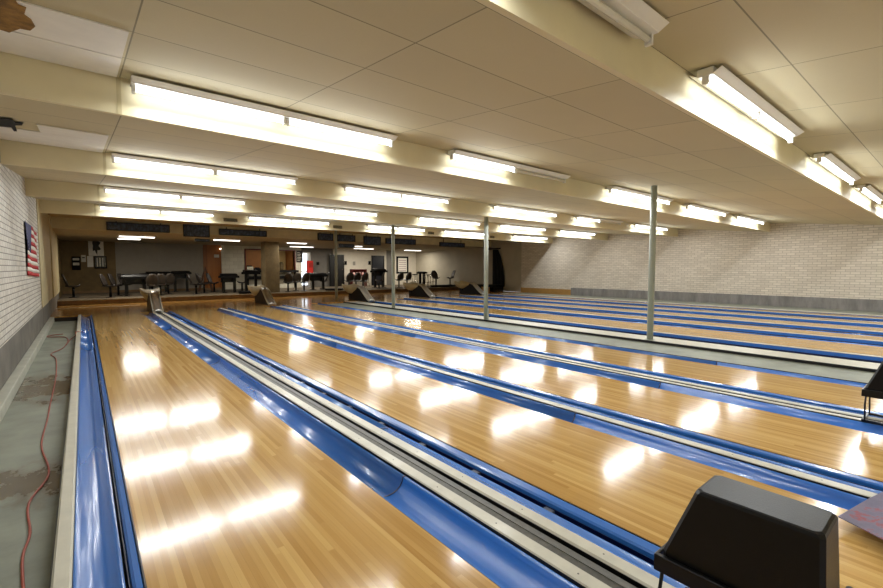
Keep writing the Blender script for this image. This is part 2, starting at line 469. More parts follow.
# gutters: profile from lane edge outwards, side=+1 lane lies to the left (trough right of lane)
def gutter(x0, x1, kind, label, brackets=False, y1=FOUL, slot=.05, lipw=.06, high=False, plainrun=False):
    """x0 < x1. kind 'R' = trough right of a lane, 'L' = trough left of a lane with the deep slot on its lane side"""
    e = empty('lane_gutter', (x0, 0, 0), 0, label, 'gutter', 'blue lane gutters')
    w = x1 - x0
    if kind == 'R':
        p = [(0.0,-.012),(.012,-.012)]
        n = 10
        for i in range(n+1):
            a = PI*i/n; p.append((w/2 - math.cos(a)*(w/2-.016), -.012 - math.sin(a)*.078))
        p += [(w-.004,-.008),(w,-.008)]
        dark = None
    else:
        # from cap outward: shelf, slope, lit curve, slot, wall, lip at the lane
        sw = w - slot - lipw
        dp = .010 if sw < .12 else .06
        if high: dp = .03
        zc = -.045 if high else -.003
        p = [(0,zc),(.008,zc-.002)]
        for i in range(1, 9):
            a = i/8; p.append((.008+(sw-.008)*a, zc-.002-dp*math.sin(a*PI*(.5 if sw < .12 else .85))))
    cuts = [YN, 2.1 if kind == 'R' else 1.2, 6.6, 10.9, y1]
    if kind == 'L': cuts = [YN, 2.85, 7.1, 11.2, y1]
    if plainrun: cuts = [YN, 8.8, y1]
    for a, b in zip(cuts[:-1], cuts[1:]):
        m = MB()
        b2 = b-.006
        pts2 = p + [(q[0], q[1]-.006) for q in reversed(p)]
        m.loft([[(u, a, v) for u, v in pts2], [(u, b2, v) for u, v in pts2]], cap=True, smooth=True)
        o = m.build('gutter_section', BLUE, e)
        rim = MB(); 
        pr = [(q[0], q[1]+.0025) for q in p] + [(q[0], q[1]-.002) for q in reversed(p)]
        rim.loft([[(u, b-.012, v) for u, v in pr], [(u, b-.004, v) for u, v in pr]], cap=True)
        rim.build('section_joint', SLOT, e)
    if kind == 'L':
        lx = w-slot-lipw
        zl = p[-1][1]
        li = w-lipw
        MB().prism([(lx,zl-.004),(lx+.003,-.12),(li-.002,-.12),(li-.001,-.03),(li+.003,-.03),(li+.003,-.126),(lx-.001,-.126),(lx-.001,zl-.006)], 'y', YN, y1-.01).build('bumper_slot', SLOT, e)
        if high:
            MB().prism([(li+.004,-.10),(li+.010,.018),(w-.004,.024),(w-.003,-.06),(li+.03,-.10)], 'y', YN, y1-.01).build('lip', BLUE, e)
            MB().prism([(li+.012,.0205),(li+.014,.029),(w-.006,.032),(w-.005,.025)], 'y', YN, y1-.01).build('lip_highlight', CAPW, e)  # off-white strip painting the lit top edge of the lip
        else:
            MB().prism([(li+.004,-.05),(li+.008,-.012),(li+.018,-.004),(w-.004,-.002),(w-.001,-.01),(w-.001,-.06),(w-.03,-.06)], 'y', YN, y1-.01).build('lip', BLUE, e)
        if brackets:
            y = 1.35
            while y < 8:
                b = MB().bbox(lx+.002, li-.003, y-.03, y+.03, -.06, -.03, .004)
                b.build('bumper_bracket', plain('bracket_grey', srgb(70,78,92), .4) if 'bracket_grey' not in bpy.data.materials else bpy.data.materials['bracket_grey'], e)
                y += .55
    return e
def cap(x0, x1, label, z=.003, y1=FOUL+.0, screws=True, edge_shade=True):
    e = empty('division_cap', ((x0+x1)/2, 0, 0), 0, label, 'division cap', 'off-white caps between gutters')
    w = (x1-x0)/2
    MB().prism([(-w,-.05),(w,-.05),(w,z-.008),(w-.008,z),(-w+.008,z),(-w,z-.008)], 'y', YN, y1).build('cap_rail', CAPW, e)
    if edge_shade: MB().prism([(-w-.008,z-.03),(-w,z-.03),(-w,-.0),(-w-.002,-.0)], 'y', YN, y1).build('cap_edge_shade', BLACKM, e)  # black strip painting the shadow beneath the cap's edge
    if screws:
        y = .5
        while y < 6:
            MB().tube([(0,y,z-.002),(0,y,z+.001)], .004, 8).build('screw', TRACK, e); y += .45
    return e
def track(x0, x1, label):
    e = empty('ball_return_track', ((x0+x1)/2, 0, 0), 0, label, 'ball return track', 'sunken tracks between paired lanes')
    w = (x1-x0)/2
    MB().prism([(-w,-.02),(-w+.004,-.02),(-w+.004,-.05),(w-.004,-.05),(w-.004,-.004),(w,-.004),(w,-.06),(-w,-.06)], 'y', YN, 14.4).build('channel', BLACKM, e)
    MB().prism([(-w+.006,-.048),(-w+.006,-.014),(-w*.3,-.007),(w*.1,-.009),(w*.62,-.012),(w*.66,-.048)], 'y', YN, 14.4).build('track_cover', TRACK, e)
    MB().box(-w*.3, -w*.3+.005, YN, 14.4, -.007, -.003).build('rib', TRACK, e)
    return e
# left edge
cap(-.14, -.078, 'off-white rail between the grey wall strip and the leftmost blue gutter', z=.02, screws=False)
gutter(-.076, .138, 'L', 'blue gutter left of the leftmost lane', False, slot=.012, lipw=.042, plainrun=True)
# gap 1-2
gutter(1.202, 1.438, 'R', 'wide blue gutter on the right side of the leftmost lane')
cap(1.45, 1.53, 'off-white rail right of the leftmost lane, left of the dark track', y1=14.4)
track(1.532, 1.638, 'dark sunken track between the two off-white rails nearest the viewer')
cap(1.64, 1.72, 'off-white rail left of the second lane, right of the dark track', y1=14.4, edge_shade=False)
gutter(1.722, 1.923, 'L', 'blue gutter with brackets in its slot, left of the second lane', True, slot=.055, lipw=.07)
# gap 2-3
gutter(2.967, 3.205, 'R', 'blue gutter on the right side of the second lane')
cap(3.215, 3.30, 'single off-white rail between second and third lanes')
gutter(3.302, 3.508, 'L', 'blue gutter on the left side of the third lane', True)
# gap 3-4
gutter(4.502, 4.80, 'R', 'blue gutter on the right side of the third lane')
cap(4.81, 4.87, 'off-white rail right of the third lane, under the second black hood', y1=14.4)
track(4.872, 4.932, 'dark sunken track between third and fourth lanes')
cap(4.934, 5.0, 'off-white rail left of the fourth lane, right of the dark track', y1=14.4, edge_shade=False)
gutter(5.003, 5.218, 'L', 'blue gutter on the left side of the fourth lane')
# island
gutter(6.172, 6.44, 'R', 'blue gutter on the right side of the fourth lane, beside the grey strip')
cap(6.45, 6.55, 'narrow grey-white ledge between the fourth lane gutter and the grey strip', z=-.03, screws=False)
cap(7.42, 8.0, 'wide white ledge carrying the steel posts', z=-.012, screws=False)
gutter(8.02, 8.358, 'L', 'blue gutter just right of the wide white ledge with posts', high=True, y1=14.0)
farl = ['first','second','third','fourth','fifth']
for k in range(4, 9):
    a = lanes[k][1]
    b = lanes[k+1][0] if k < 8 else 16.14
    g = b - a
    wR = .2
    who = farl[k-4]
    gutter(a+.002, a+wR, 'R', 'blue gutter on the right side of the %s lane beyond the posts' % who)
    if k in (5, 7):
        c0 = a+wR+.005; cw = (g-.4-.09)/2
        cap(c0, c0+cw, 'off-white rail just right of the %s lane beyond the posts' % who, screws=False, z=-.02, y1=14.4)
        track(c0+cw+.002, c0+cw+.078, 'dark track right of the %s lane beyond the posts' % who)
        cap(c0+cw+.08, b-.205, 'second off-white rail right of the %s lane beyond the posts' % who, screws=False, edge_shade=False, z=-.02, y1=14.4)
    elif k < 8:
        cap(a+wR+.01, b-.205, 'single off-white rail right of the %s lane beyond the posts' % who, screws=False, z=-.02)
    if k < 8:
        gutter(b-.2, b-.002, 'L', 'blue gutter on the left side of the %s lane beyond the posts' % farl[k-3], high=True)
    else:
        cap(a+wR+.01, 16.16, 'off-white rail between the last gutter and the strip by the far wall', screws=False)

# ------------------------------------------------------------------ posts
for k, (px, yy) in enumerate([(651.5,3.52),(486,7.30),(393.3,11.05),(336.3,14.6)]):
    x = 7.6 if k else 7.6
    x = max(7.5, min(7.75, atY(px, yy)))
    yy = x / math.tan(ang(px))
    zt = [2.63, 2.72, 2.54, 2.62][k]
    # touch the sloping ceiling above
    for i in range(len(YS)-1):
        if YS[i] <= yy < YS[i+1]: zt = slope_z(max(yy, YS[i]+.05), i)
    e = empty('steel_post', (x, yy, -.0115), 0, ['nearest and thickest-looking grey steel post, right of the picture centre','second grey steel post from the viewer, at the picture centre',
              'third grey steel post, second from the left','farthest grey steel post, at the end of the white ledge'][k], 'post', 'grey steel posts on the white ledge')
    if k == 3: pass
    r = .052
    MB().tube([(0,0,.006),(0,0,zt+.0)], r, 20).build('shaft', POLE, e)
    MB().tube([(0,0,0),(0,0,.008)], r+.03, 20).build('base_plate', POLE, e)
    if k == 1: MB().bbox(-.02,.02,-r-.04,-r+.005,.02,.26,.008).build('conduit_box', POLE, e)

# ------------------------------------------------------------------ hoods on wire stands
def hood(name, loc, label):
    e = empty(name, loc, 0, label, 'hood', 'black hoods on wire stands')
    # local: x across, y along the lane; frame bottom z=0
    L0, L1 = -.215, .205
    W = .105
    zb = .27; zt = .512
    m = MB()
    def ring(y0, y1, x0, x1, z, c=.012):
        return [(x0,y0+c,z),(x0+c,y0,z),(x1-c,y0,z),(x1,y0+c,z),(x1,y1-c,z),(x1-c,y1,z),(x0+c,y1,z),(x0,y1-c,z)]
    rs = [ring(L0, L1, -W, W, zb-.03), ring(L0, L1, -W, W, zb), ring(L0+.010, L1-.088, -W*.92, W*.84, zt-.012), ring(L0+.014, L1-.092, -W*.88, W*.80, zt-.003, .014), ring(L0+.022, L1-.10, -W*.82, W*.74, zt, .014)]
    m.loft(rs, cap=True); m.build('hood_shell', BLACK, e)
    f = MB()
    f.box(-W-.022, -W-.004, L0-.01, L1+.012, zb-.068, zb-.012)
    f.box(W+.004, W+.022, L0-.01, L1+.012, zb-.068, zb-.012)
    f.box(-W-.022, W+.022, L1+.006, L1+.018, zb-.068, zb-.012)
    f.box(-W-.022, W+.022, L0-.018, L0-.006, zb-.068, zb-.012)
    f.build('frame', BLACKM, e, .003)
    for sx in (-1, 1):
        for yy in (L0, L1-.01):
            MB().tube([(sx*(W+.012), yy, zb-.04), (sx*(W+.026), yy+.004, .14), (sx*(W+.022), yy, .012)], .006, 8).build('leg', BLACKM, e)
        MB().box(sx*(W+.022)-.008, sx*(W+.022)+.008, L0-.01, L1+.01, 0, .018).build('foot_rail', BLACKM, e)
    MB().box(-W-.03, W+.03, L1-.008, L1+.008, 0, .018).build('cross_rail', BLACKM, e)
    MB().tube([(W+.01, L0-.018, zb-.0),(W+.03, L0-.018, zb)], .012, 12).build('clamp_knob', BLACKM, e)
    return e
h1 = hood('pin_light_hood', (1.585, .42, .005), 'large black trapezoid hood on a wire stand in the near foreground')
h2 = hood('pin_light_hood', (4.90, .30, .005), 'black hood on a wire stand cut off by the right edge of the photo')

# translucent printed sheet
t = NT('printed_film'); nz = t.noise(t.co(), 9, 5, .7)
c = t.ramp(nz, [(.40, srgb(116,112,130)), (.57, srgb(128,120,138)), (.62, srgb(158,88,92)), (.68, srgb(118,112,130))])
t.set(Base_Color=c, Roughness=.7); t.b.inputs['Alpha'].default_value = .9; t.b.inputs['Specular IOR Level'].default_value = .15
sc = [onZ(838,517,.05), onZ(869,499,.06), onZ(930,470,.10), onZ(960,590,.10), onZ(883,540,.06)]
m = MB().loft([[tuple(p) for p in sc], [(p.x, p.y, p.z+.004) for p in sc]], cap=True)
o = m.build('masking_panel', t.m)
tag(o, 'grey translucent sheet with red streaks lying across a gutter at the right edge', 'panel')

# ------------------------------------------------------------------ ball returns at the foul line
SILVER = plain('brushed_silver', srgb(206,204,198), .3, metal=.75, var=.05)
def ball_return(loc, label):
    e = empty('ball_return', loc, 0, label, 'ball return', 'ball returns at the approach')
    prof = [(.0,.0),(.12,.05),(.30,.16),(.50,.31),(.68,.44),(.84,.50),(1.0,.47),(1.25,.30),(1.42,.0)]
    MB().prism(prof, 'x', -.13, .13).build('body', BLACK, e)
    rr = []
    for y, z in [(-.02,.0),(.10,.055),(.28,.165),(.48,.315),(.66,.45),(.82,.515)]:
        rr.append([(-.10, y-.01, z+.004)] + [(-.1*math.cos(PI*q/6), y-.02-.02*math.sin(PI*q/6), z+.02+.04*math.sin(PI*q/6)) for q in range(7)] + [(.10, y-.01, z+.004)])
    MB().loft(rr, cap=True, smooth=True).build('lift_track', SILVER, e)
    for sx in (-1, 1):
        rr = []
        for y, z in [(-.02,.0),(.10,.055),(.28,.165),(.48,.315),(.66,.45),(.86,.515)]:
            x0, x1 = (sx*.128, sx*.104); rr.append([(x0, y-.02, z), (x0, y-.03, z+.045), (x1, y-.03, z+.045), (x1, y-.02, z)])
        MB().loft(rr, cap=True).build('side_trim', CAPW, e)
    rings = []
    for k in range(9):
        a = k/8; y = .86 + a*.98
        hw = .13 + .13*math.sin(PI*.5*a); zt = .50 + .12*a; d = .06 + .26*math.sin(PI*(.05+.72*a))
        zb = max(.16, zt-d)
        rings.append([(-hw, y, zt), (-hw*.95, y, (zt+zb)/2), (-hw*.6, y, zb), (hw*.6, y, zb), (hw*.95, y, (zt+zb)/2), (hw, y, zt), (hw*.8, y, zt-.01), (hw*.4, y, zt-.05), (-hw*.4, y, zt-.05), (-hw*.8, y, zt-.01)])
    MB().loft(rings, cap=True, smooth=True).build('ball_rack', CREAMD, e)
    MB().box(-.08, .08, 1.44, 1.62, 0, .30).build('pedestal', BLACK, e)
    return e
rets = [(1.585, 14.42, 'ball return seen end-on at the end of the leftmost rails'), (4.87, 14.9, 'ball return just below the concrete column'),
        (8.19, 14.05, 'ball return at the far end of the white ledge'), (11.36, 14.42, 'ball return between the third and second steel posts'),
        (14.4, 14.42, 'ball return just left of the centre steel post')]
for x, y, l in rets: ball_return((x, y, .0), l)

# ------------------------------------------------------------------ back of the hall
def wall_px(px0, px1, Y): return atY(px0, Y), atY(px1, Y)
struct(box('wall_back', BROWNW, XL, 1.14, BK, BK+.15, .16, 2.4))
struct(box('wall_back', GREYW, 1.14, 4.62, BK+.02, BK+.17, .16, 2.4))
struct(box('wall_back', WOODP, 4.62, 5.44, BK+.01, BK+.16, .16, 2.4))
WX0, WX1, WZ0, WZ1 = 6.60, 9.18, 1.12, 2.20
yb = BK - .05
m = MB(); m.box(5.44, WX0, yb, yb+.2, .16, 2.4).box(WX1, 9.58, yb, yb+.2, .16, 2.4).box(WX0, WX1, yb, yb+.2, .16, WZ0).box(WX0, WX1, yb, yb+.2, WZ1, 2.4)
struct(m.build('wall_back', BLOCK))
struct(box('wall_back', DGREYW, 10.14, 11.55, BK+.1, BK+.25, .16, 2.4))
struct(box('wall_back', DGREYW, 9.58, 10.14, BK+.1, BK+.25, 2.12, 2.4))
struct(box('wall_back', OFFW, 11.55, 15.25, BK, BK+.15, .16, 2.4))
struct(box('wall_back', DGREYW, 15.25, 15.75, BK+.02, BK+.15, .16, 2.4))
struct(box('wall_back', OFFW, 15.75, XR+.1, BK-.03, BK+.15, .16, 2.4))
struct(box('baseboard_back', RISER, XL, 5.44, BK-.02, BK, .16, .26))
# room behind the service window
KW = plain('kitchen_wood', srgb(168,112,56), .6, var=.1)
struct(box('wall_back', KW, 6.2, 9.6, BK+2.2, BK+2.3, .16, 2.4))
struct(box('wall_back', KW, 6.2, 6.3, BK+.15, BK+2.2, .16, 2.4))
struct(box('wall_back', KW, 9.5, 9.58, BK+.15, BK+2.2, .16, 2.4))
struct(box('wall_back', plain('kitchen_cream', srgb(214,190,130), .7), 8.45, 9.45, BK+2.1, BK+2.19, .16, 2.4))
struct(box('ceiling', CREAM, 6.2, 9.6, BK+.15, BK+2.3, 2.4, 2.45))
e = empty('kitchen_ceiling_light', (8.0, BK+1.0, 2.4), 0, 'ceiling light inside the room behind the serving window', 'ceiling light')
MB().box(-.6,.6,-.15,.15,-.06,0).build('diffuser', CONL, e)
# window frame
e = empty('window_1', (0,0,0)); tag(e, kind='structure')
m = MB(); fw = .06
m.box(WX0-fw, WX0, yb-.03, yb+.2, WZ0-fw, WZ1+fw).box(WX1, WX1+fw, yb-.03, yb+.2, WZ0-fw, WZ1+fw).box(WX0, WX1, yb-.03, yb+.2, WZ1, WZ1+fw).box(WX0, WX1, yb-.03, yb+.2, WZ0-fw, WZ0)
m.build('window_frame', plain('frame_mahogany', srgb(96,34,22), .5), e)
box('mullion', RISER, 8.28, 8.36, yb+.05, yb+.1, WZ0, WZ1, e)
# counter below the window
e = empty('serving_counter', (7.9, BK-.28, .16), 0, 'dark serving counter under the window in the white block wall', 'counter')
MB().box(-1.35,1.35,-.17,.2,.86,.98).build('countertop', DARKT, e)
MB().box(-1.3,1.3,.0,.2,.5,.66).build('shelf', DARKT, e)
for x in (-1.25, 0, 1.25): MB().box(x-.03,x+.03,.05,.17,0,.86).build('leg', DARKT, e)
# appliances on the sill inside
for k, (x, w, h, c, l) in enumerate([(6.95,.18,.32,CHROME,'silver urn inside the serving window, at its left end'),(7.35,.16,.22,DARKT,'low dark machine inside the serving window, beside the silver urn'),
                        (8.66,.10,.5,BROWNW,'tall brown dispenser inside the right pane of the serving window')]):
    e = empty('kitchen_appliance', (x, BK+.6, 1.02), 0, l, 'appliance')
    MB().bbox(-w,w,-.15,.15,0,h,.02).build('body', c, e)
    MB().bbox(-w*.6,w*.6,-.1,.1,h,h+.05,.01).build('lid', BLACK, e)
    MB().tube([(0,-.19,h*.3),(0,-.15,h*.35)], .02, 8).build('tap', BLACK, e)
e = empty('kitchen_worktop', (8.0, BK+.62, .16), 0, 'worktop inside the room behind the serving window', 'worktop')
MB().box(-1.45,1.45,-.3,.3,.80,.86).build('top', DARKT, e)
MB().box(-1.4,1.4,-.25,.3,0,.80).build('cabinet', KW, e)

def wall_item(name, px0, py0, px1, py1, Y, label, cat, parts, depth=.04, group=None):
    """flat thing hung on a wall plane y=Y; parts = list of (name, mat, fx0, fy0, fx1, fy1, d0, d1) in fractions"""
    a, b = onY(px0, py0, Y), onY(px1, py1, Y)
    x0, x1, z1, z0 = a.x, b.x, a.z, b.z
    e = empty(name, ((x0+x1)/2, Y, z0), 0, label, cat, group)
    W, Hh = x1-x0, z1-z0
    for n, mt, fx0, fy0, fx1, fy1, d0, d1 in parts:
        MB().box(-W/2+fx0*W, -W/2+fx1*W, -d1, -d0, fy0*Hh, fy1*Hh).build(n, mt, e)
    return e
PAPER = plain('paper', srgb(206,200,184), .7, var=.04)
PAPERB = plain('bright_paper', srgb(226,222,212), .7, var=.04)
DK = plain('dark_print', srgb(40,38,40), .7, var=.2)
GLASSD = plain('dark_glass', srgb(72,70,62), .2, var=.3, scale=9)
# poster with a dark generic shape, display case, sheets on the brown wall
e = wall_item('wall_poster', 88, 240.5, 104, 256, BK, 'pale poster with a dark splash motif on the brown wall', 'poster', [('sheet', PAPERB, 0,0,1,1,0,.01)])
pw = (onY(104,240,BK).x-onY(88,240,BK).x)
pts = []
for i in range(18):
    a = 2*PI*i/18; r = (.34 if i % 3 else .2) * (1 + .2*math.sin(i*2.3))
    pts.append((math.cos(a)*r*.8*pw/1.0, .44+math.sin(a)*r*1.05))
MB().prism(pts, 'y', -.016, -.0105).build('dark_motif', DK, e)
wall_item('display_case', 94, 256, 107, 268.5, BK, 'dark framed display case with pale strips below the pale poster', 'display case',
          [('back_box', DARKT, 0,0,1,1,0,.05),('pane', GLASSD, .08,.1,.92,.92,.05,.055)] + [('strip', PAPER, .2+.22*k,.15,.28+.22*k,.85,.055,.06) for k in range(3)])
wall_item('wall_notice', 87, 256, 93.5, 267, BK, 'tall cream notice sheet left of the display case', 'notice', [('sheet', PAPERB, 0,0,1,1,0,.008)])
wall_item('wall_notice', 81, 255, 86, 262, BK, 'small square notice above and left of the tall cream sheet', 'notice', [('sheet', PAPER, 0,0,1,1,0,.008),('print', DK, .2,.55,.8,.7,.008,.01)])
wall_item('letter_rack', 71.5, 256.5, 81, 270, BK, 'dark wall rack holding pale leaflets on the brown wall', 'rack',
          [('rack_body', DARKT, 0,0,1,1,0,.08),('leaflet', PAPER, .12,.35,.85,.55,.08,.09),('leaflet', PAPER, .12,.72,.85,.88,.08,.09)])
box_rail = wall_item('dark_rail', 62, 234.5, 111, 239.5, BK, 'long dark hanging rail above the posters on the brown wall', 'rail', [('rail', BLACKM, 0,.2,1,.9,.02,.08)]+[('hook', CREAMD, .33*k+.1,.0,.33*k+.115,1,.08,.1) for k in range(3)])
# wood panel ornaments
e = wall_item('wall_plaque', 214, 254.5, 219, 257.5, BK+.0, 'small pale plaque on the orange wood panel', 'plaque', [('plate', PAPER, 0,0,1,1,0,.02)])
# string of small bulbs
SPK = emit('small_bulb', (1,.85,.7,1), 3)
o = MB().tube([(5.40,BK-.03,2.21),(5.40,BK-.07,2.21)], .03, 10).build('wall_lamp', SPK); tag(o, 'tiny lit lamp at the top right of the wood panel', 'lamp')
# menu board
wall_item('menu_board', 296, 250.5, 302.6, 262.5, yb, 'black menu board beside the bright doorway', 'menu board',
          [('board', DK, 0,0,1,1,0,.03)]+[('lettering', PAPER, .15,.15+.13*k,.55+.3*((k*37)%5)/5,.19+.13*k,.03,.033) for k in range(6)])
# bright doorway: glazed outer door
DX0, DX1 = 9.62, 10.12
e = empty('door_1', (0,0,0)); tag(e, kind='structure')
m = MB(); m.box(DX0-.05, DX0, BK+.05, BK+.25, .16, 2.15).box(DX1, DX1+.04, BK+.05, BK+.25, .16, 2.15).box(DX0, DX1, BK+.05, BK+.25, 2.09, 2.15)
m.build('door_frame', WHITE, e)
m = MB(); m.box(DX0-.6,DX0-.5,BK+2.9,BK+2.95,.16,2.4).box(DX1+1.0,DX1+1.1,BK+2.9,BK+2.95,.16,2.4).box(DX0-.6,DX1+1.1,BK+2.9,BK+2.95,1.0,1.06)
m.build('outer_glazing_bar', WHITE, e)
struct(box('wall_back', WHITE, 11.4, 11.5, BK+.25, BK+3, .16, 2.45))
struct(box('ceiling', WHITE, 9.6, 11.5, BK+.25, BK+3, 2.4, 2.45))
# red cabinet (fire extinguisher box) by doorway
e = empty('red_dispenser', (9.95, BK-.32, .16), 0, 'red upright cabinet beside the bright doorway', 'cabinet')
MB().bbox(-.16,.16,-.12,.12,.55,1.5,.02).build('body', RED, e)
MB().box(-.12,.12,-.127,-.12,1.12,1.4).build('front_panel', plain('deep_red', srgb(140,24,20), .4), e)
MB().tube([(0,0,0),(0,0,.56)], .03, 10).build('post', CHROME, e)
MB().tube([(0,0,0),(0,0,.02)], .14, 16).build('base', CHROME, e)
# doors
def door(n, px0, px1, mat, lab, ptop):
    x0, x1 = atY(px0, BK), atY(px1, BK)
    e = empty('door_%d' % n, (0,0,0)); tag(e, kind='structure')
    zt = onY(px0, ptop, BK).z
    box('door_panel', mat, x0+.05, x1-.05, BK-.03, BK-.005, .16, zt-.05, e)
    m = MB(); m.box(x0,x0+.05,BK-.05,BK-.002,.16,zt).box(x1-.05,x1,BK-.05,BK-.002,.16,zt).box(x0+.05,x1-.05,BK-.05,BK-.002,zt-.05,zt)
    m.build('door_frame', BLACKM, e)
    MB().tube([(x1-.12,BK-.07,1.15),(x1-.12,BK-.03,1.15)], .03, 10).build('door_handle', CHROME, e)
door(2, 329.5, 344, BLKDOOR, '', 254.5)
door(3, 371.5, 384, NAVY, '', 255.5)
for k, (px, py, l) in enumerate([(345.5,263,'small dark sign right of the black door'),(354,263.5,'small grey plate midway between the two dark doors'),(369.5,263,'small dark sign left of the navy door')]):
    wall_item('wall_sign', px-1.2, py-2, px+1.2, py+1.8, BK, l, 'sign', [('plate', DARKT if k != 1 else GREYW, 0,0,1,1,0,.02)])
wall_item('alarm_bell', 357, 248, 359, 250.5, BK, 'small dark alarm high on the off-white wall between the doors', 'alarm', [('case', DARKT, 0,0,1,1,0,.06)])
wall_item('wall_phone', 316.5, 262, 319, 265, BK+.1, 'small dark phone on the grey wall by the doorway', 'phone', [('case', DARKT, 0,0,1,1,0,.05)])
# right poster frame
rows = [('print_row', plain('pink_grey_print', srgb(178,158,160), .7, var=.3, scale=30), .2,.14+.12*k,.8,.19+.12*k,.03,.034) for k in range(6)]
wall_item('framed_poster', 396.2, 256.3, 408.3, 273.4, BK-.03, 'white poster in a thick dark frame on the bright wall at right', 'poster',
          [('frame', DARKT, 0,0,1,1,0,.025),('sheet', PAPERB, .14,.1,.86,.9,.025,.03)]+rows)

# column
e = empty('concrete_column', (6.50, 20.0, .16), 0, 'rough brown concrete column standing at the edge of the seating area', 'column')
MB().loft([[(x+random.uniform(-.012,.012), y, z) for x, y in ((-.31,-.3),(.31,-.3),(.31,.3),(-.31,.3))] for z in (0,.3,.62,.95,1.25,1.5,1.85,2.15,2.24)], cap=True).build('shaft', CONC, e, .02)

# curtain in side doorway + platform
rings = []
for z, ya, yb_ in ((.345,15.98,16.9),(.8,16.02,16.9),(1.4,16.12,16.9),(1.9,16.30,16.9),(2.25,16.48,16.9)):
    row = []
    for i in range(13):
        f = i/12; row.append((XR-.06+.035*math.sin(f*PI*7), ya+(yb_-ya)*f, z))
    rings.append(row)
m = MB().loft(rings, closed=False, smooth=True)
o = m.build('doorway_curtain', CLOTH); md = o.modifiers.new('thick', 'SOLIDIFY'); md.thickness = .012
tag(o, 'tall black curtain gathered in the side doorway at the far right corner', 'curtain')
o = box('door_header', BLACKM, XR-.2, XR-.0, 16.35, 17.3, 2.26, 2.34); tag(o, 'dark shelf-like header above the black curtain', 'header')
e = empty('low_platform', (17.0, 16.9, .0), 0, 'low platform with a dark opening in front of the black curtain', 'platform')
MB().box(-.62,.55,-.9,.9,.26,.34).build('top', DARKT, e)
MB().box(-.6,-.54,-.85,-.3,0,.26).build('side_panel', WOODB, e)
MB().box(-.3,.5,-.85,.85,0,.26).build('dark_core', BLACKM, e)
MB().box(-.6,-.3,.2,.85,0,.26).build('side_panel', WOODB, e)

# score screens hanging at the bulkhead
def screen(px0, px1, py0, py1, label, name='score_screen'):
    a, b = onY(px0, py0, 16.98), onY(px1, py1, 16.98)
    e = empty(name, ((a.x+b.x)/2, 16.98, b.z), 0, label, 'score screen', 'dark score screens above the approach')
    w, h = (b.x-a.x)/2, a.z-b.z
    MB().box(-w,w,.0,.06,0,h).build('case', BLACKM, e)
    MB().box(-w+.03,w-.03,-.006,0,.03,h-.03).build('display', SCREEN, e)
    for x in (-w*.7, w*.7): MB().box(x-.012,x+.012,.03,.05,h,(max(h+.02, 2.70-b.z) if name == 'score_screen' else h+.005)).build('hanger', BLACKM, e)
    return e
scr = [(106,170,221.5,233,'long dark score screen at the far left'),(183,210,223,237.5,'tall dark score screen, second from the left'),(219,267,228.5,237,'long dark score screen left of the concrete column'),
       (318,333.5,233,241,'short score screen left of the farthest post'),(337.5,355.5,234.5,242,'short score screen right of the farthest post'),
       (364,381,236,245.5,'squarish score screen between the two far posts'),(386,416,238,245,'long score screen behind the third post'),(440,465,242,247.5,'score screen farthest to the right')]
for a, b, c, d, l in scr: screen(a, b, c, d, l)
screen(195, 210, 238.5, 242, 'small dark box under the second score screen', 'score_box')
screen(339, 354, 243.5, 248, 'small dark box under the short score screen right of the farthest post', 'score_box')

# concourse ceiling lights
for k, (px, py, w, l) in enumerate([(139, 236, 1.05,'upper'),(131, 240, .7,'lower'),(228,238,.95,''),(297.5,242,.85,''),(359,244,.35,''),(185, 240.5, .01,'')][:5]):
    Yl = [19.2, 20.7, 19.2, 19.4, 20.2][k]
    x = atY(px, Yl)
    lab = ['concourse ceiling light nearest the brown wall, front one of two','concourse ceiling light nearest the brown wall, rear one of two','concourse ceiling light just left of the concrete column',
           'concourse ceiling light just right of the concrete column','short concourse ceiling light behind the small score box'][k]
    e = empty('concourse_light', (x, Yl, 2.40), 0, lab, 'ceiling light', 'concourse ceiling lights')
    MB().box(-w/2-.03,w/2+.03,-.12,.12,-.03,0).build('housing', WHITE, e)
    MB().prism([(-.06,-.03),(.06,-.03),(.045,-.06),(-.045,-.06)], 'x', -w/2, w/2).build('diffuser', CONL, e)
    conc_lamp(e, w, 17*w)
for k, (x, y) in enumerate([(16.2, 22.6), (12.6, 22.4), (9.0, 22.6)]):  # unseen extra lights, added to brighten the concourse
    e = empty('concourse_light', (x, y, 2.40), 0, ['unseen concourse ceiling light added above the framed poster','unseen concourse ceiling light added above the dark doors','unseen concourse ceiling light added above the menu board'][k], 'ceiling light', 'concourse ceiling lights')
    MB().box(-.62,.62,-.12,.12,-.03,0).build('housing', WHITE, e)
    MB().prism([(-.1,-.03),(.1,-.03),(.08,-.05),(-.08,-.05)], 'x', -.6, .6).build('diffuser', CONL, e)
    conc_lamp(e, 1.2, 26)

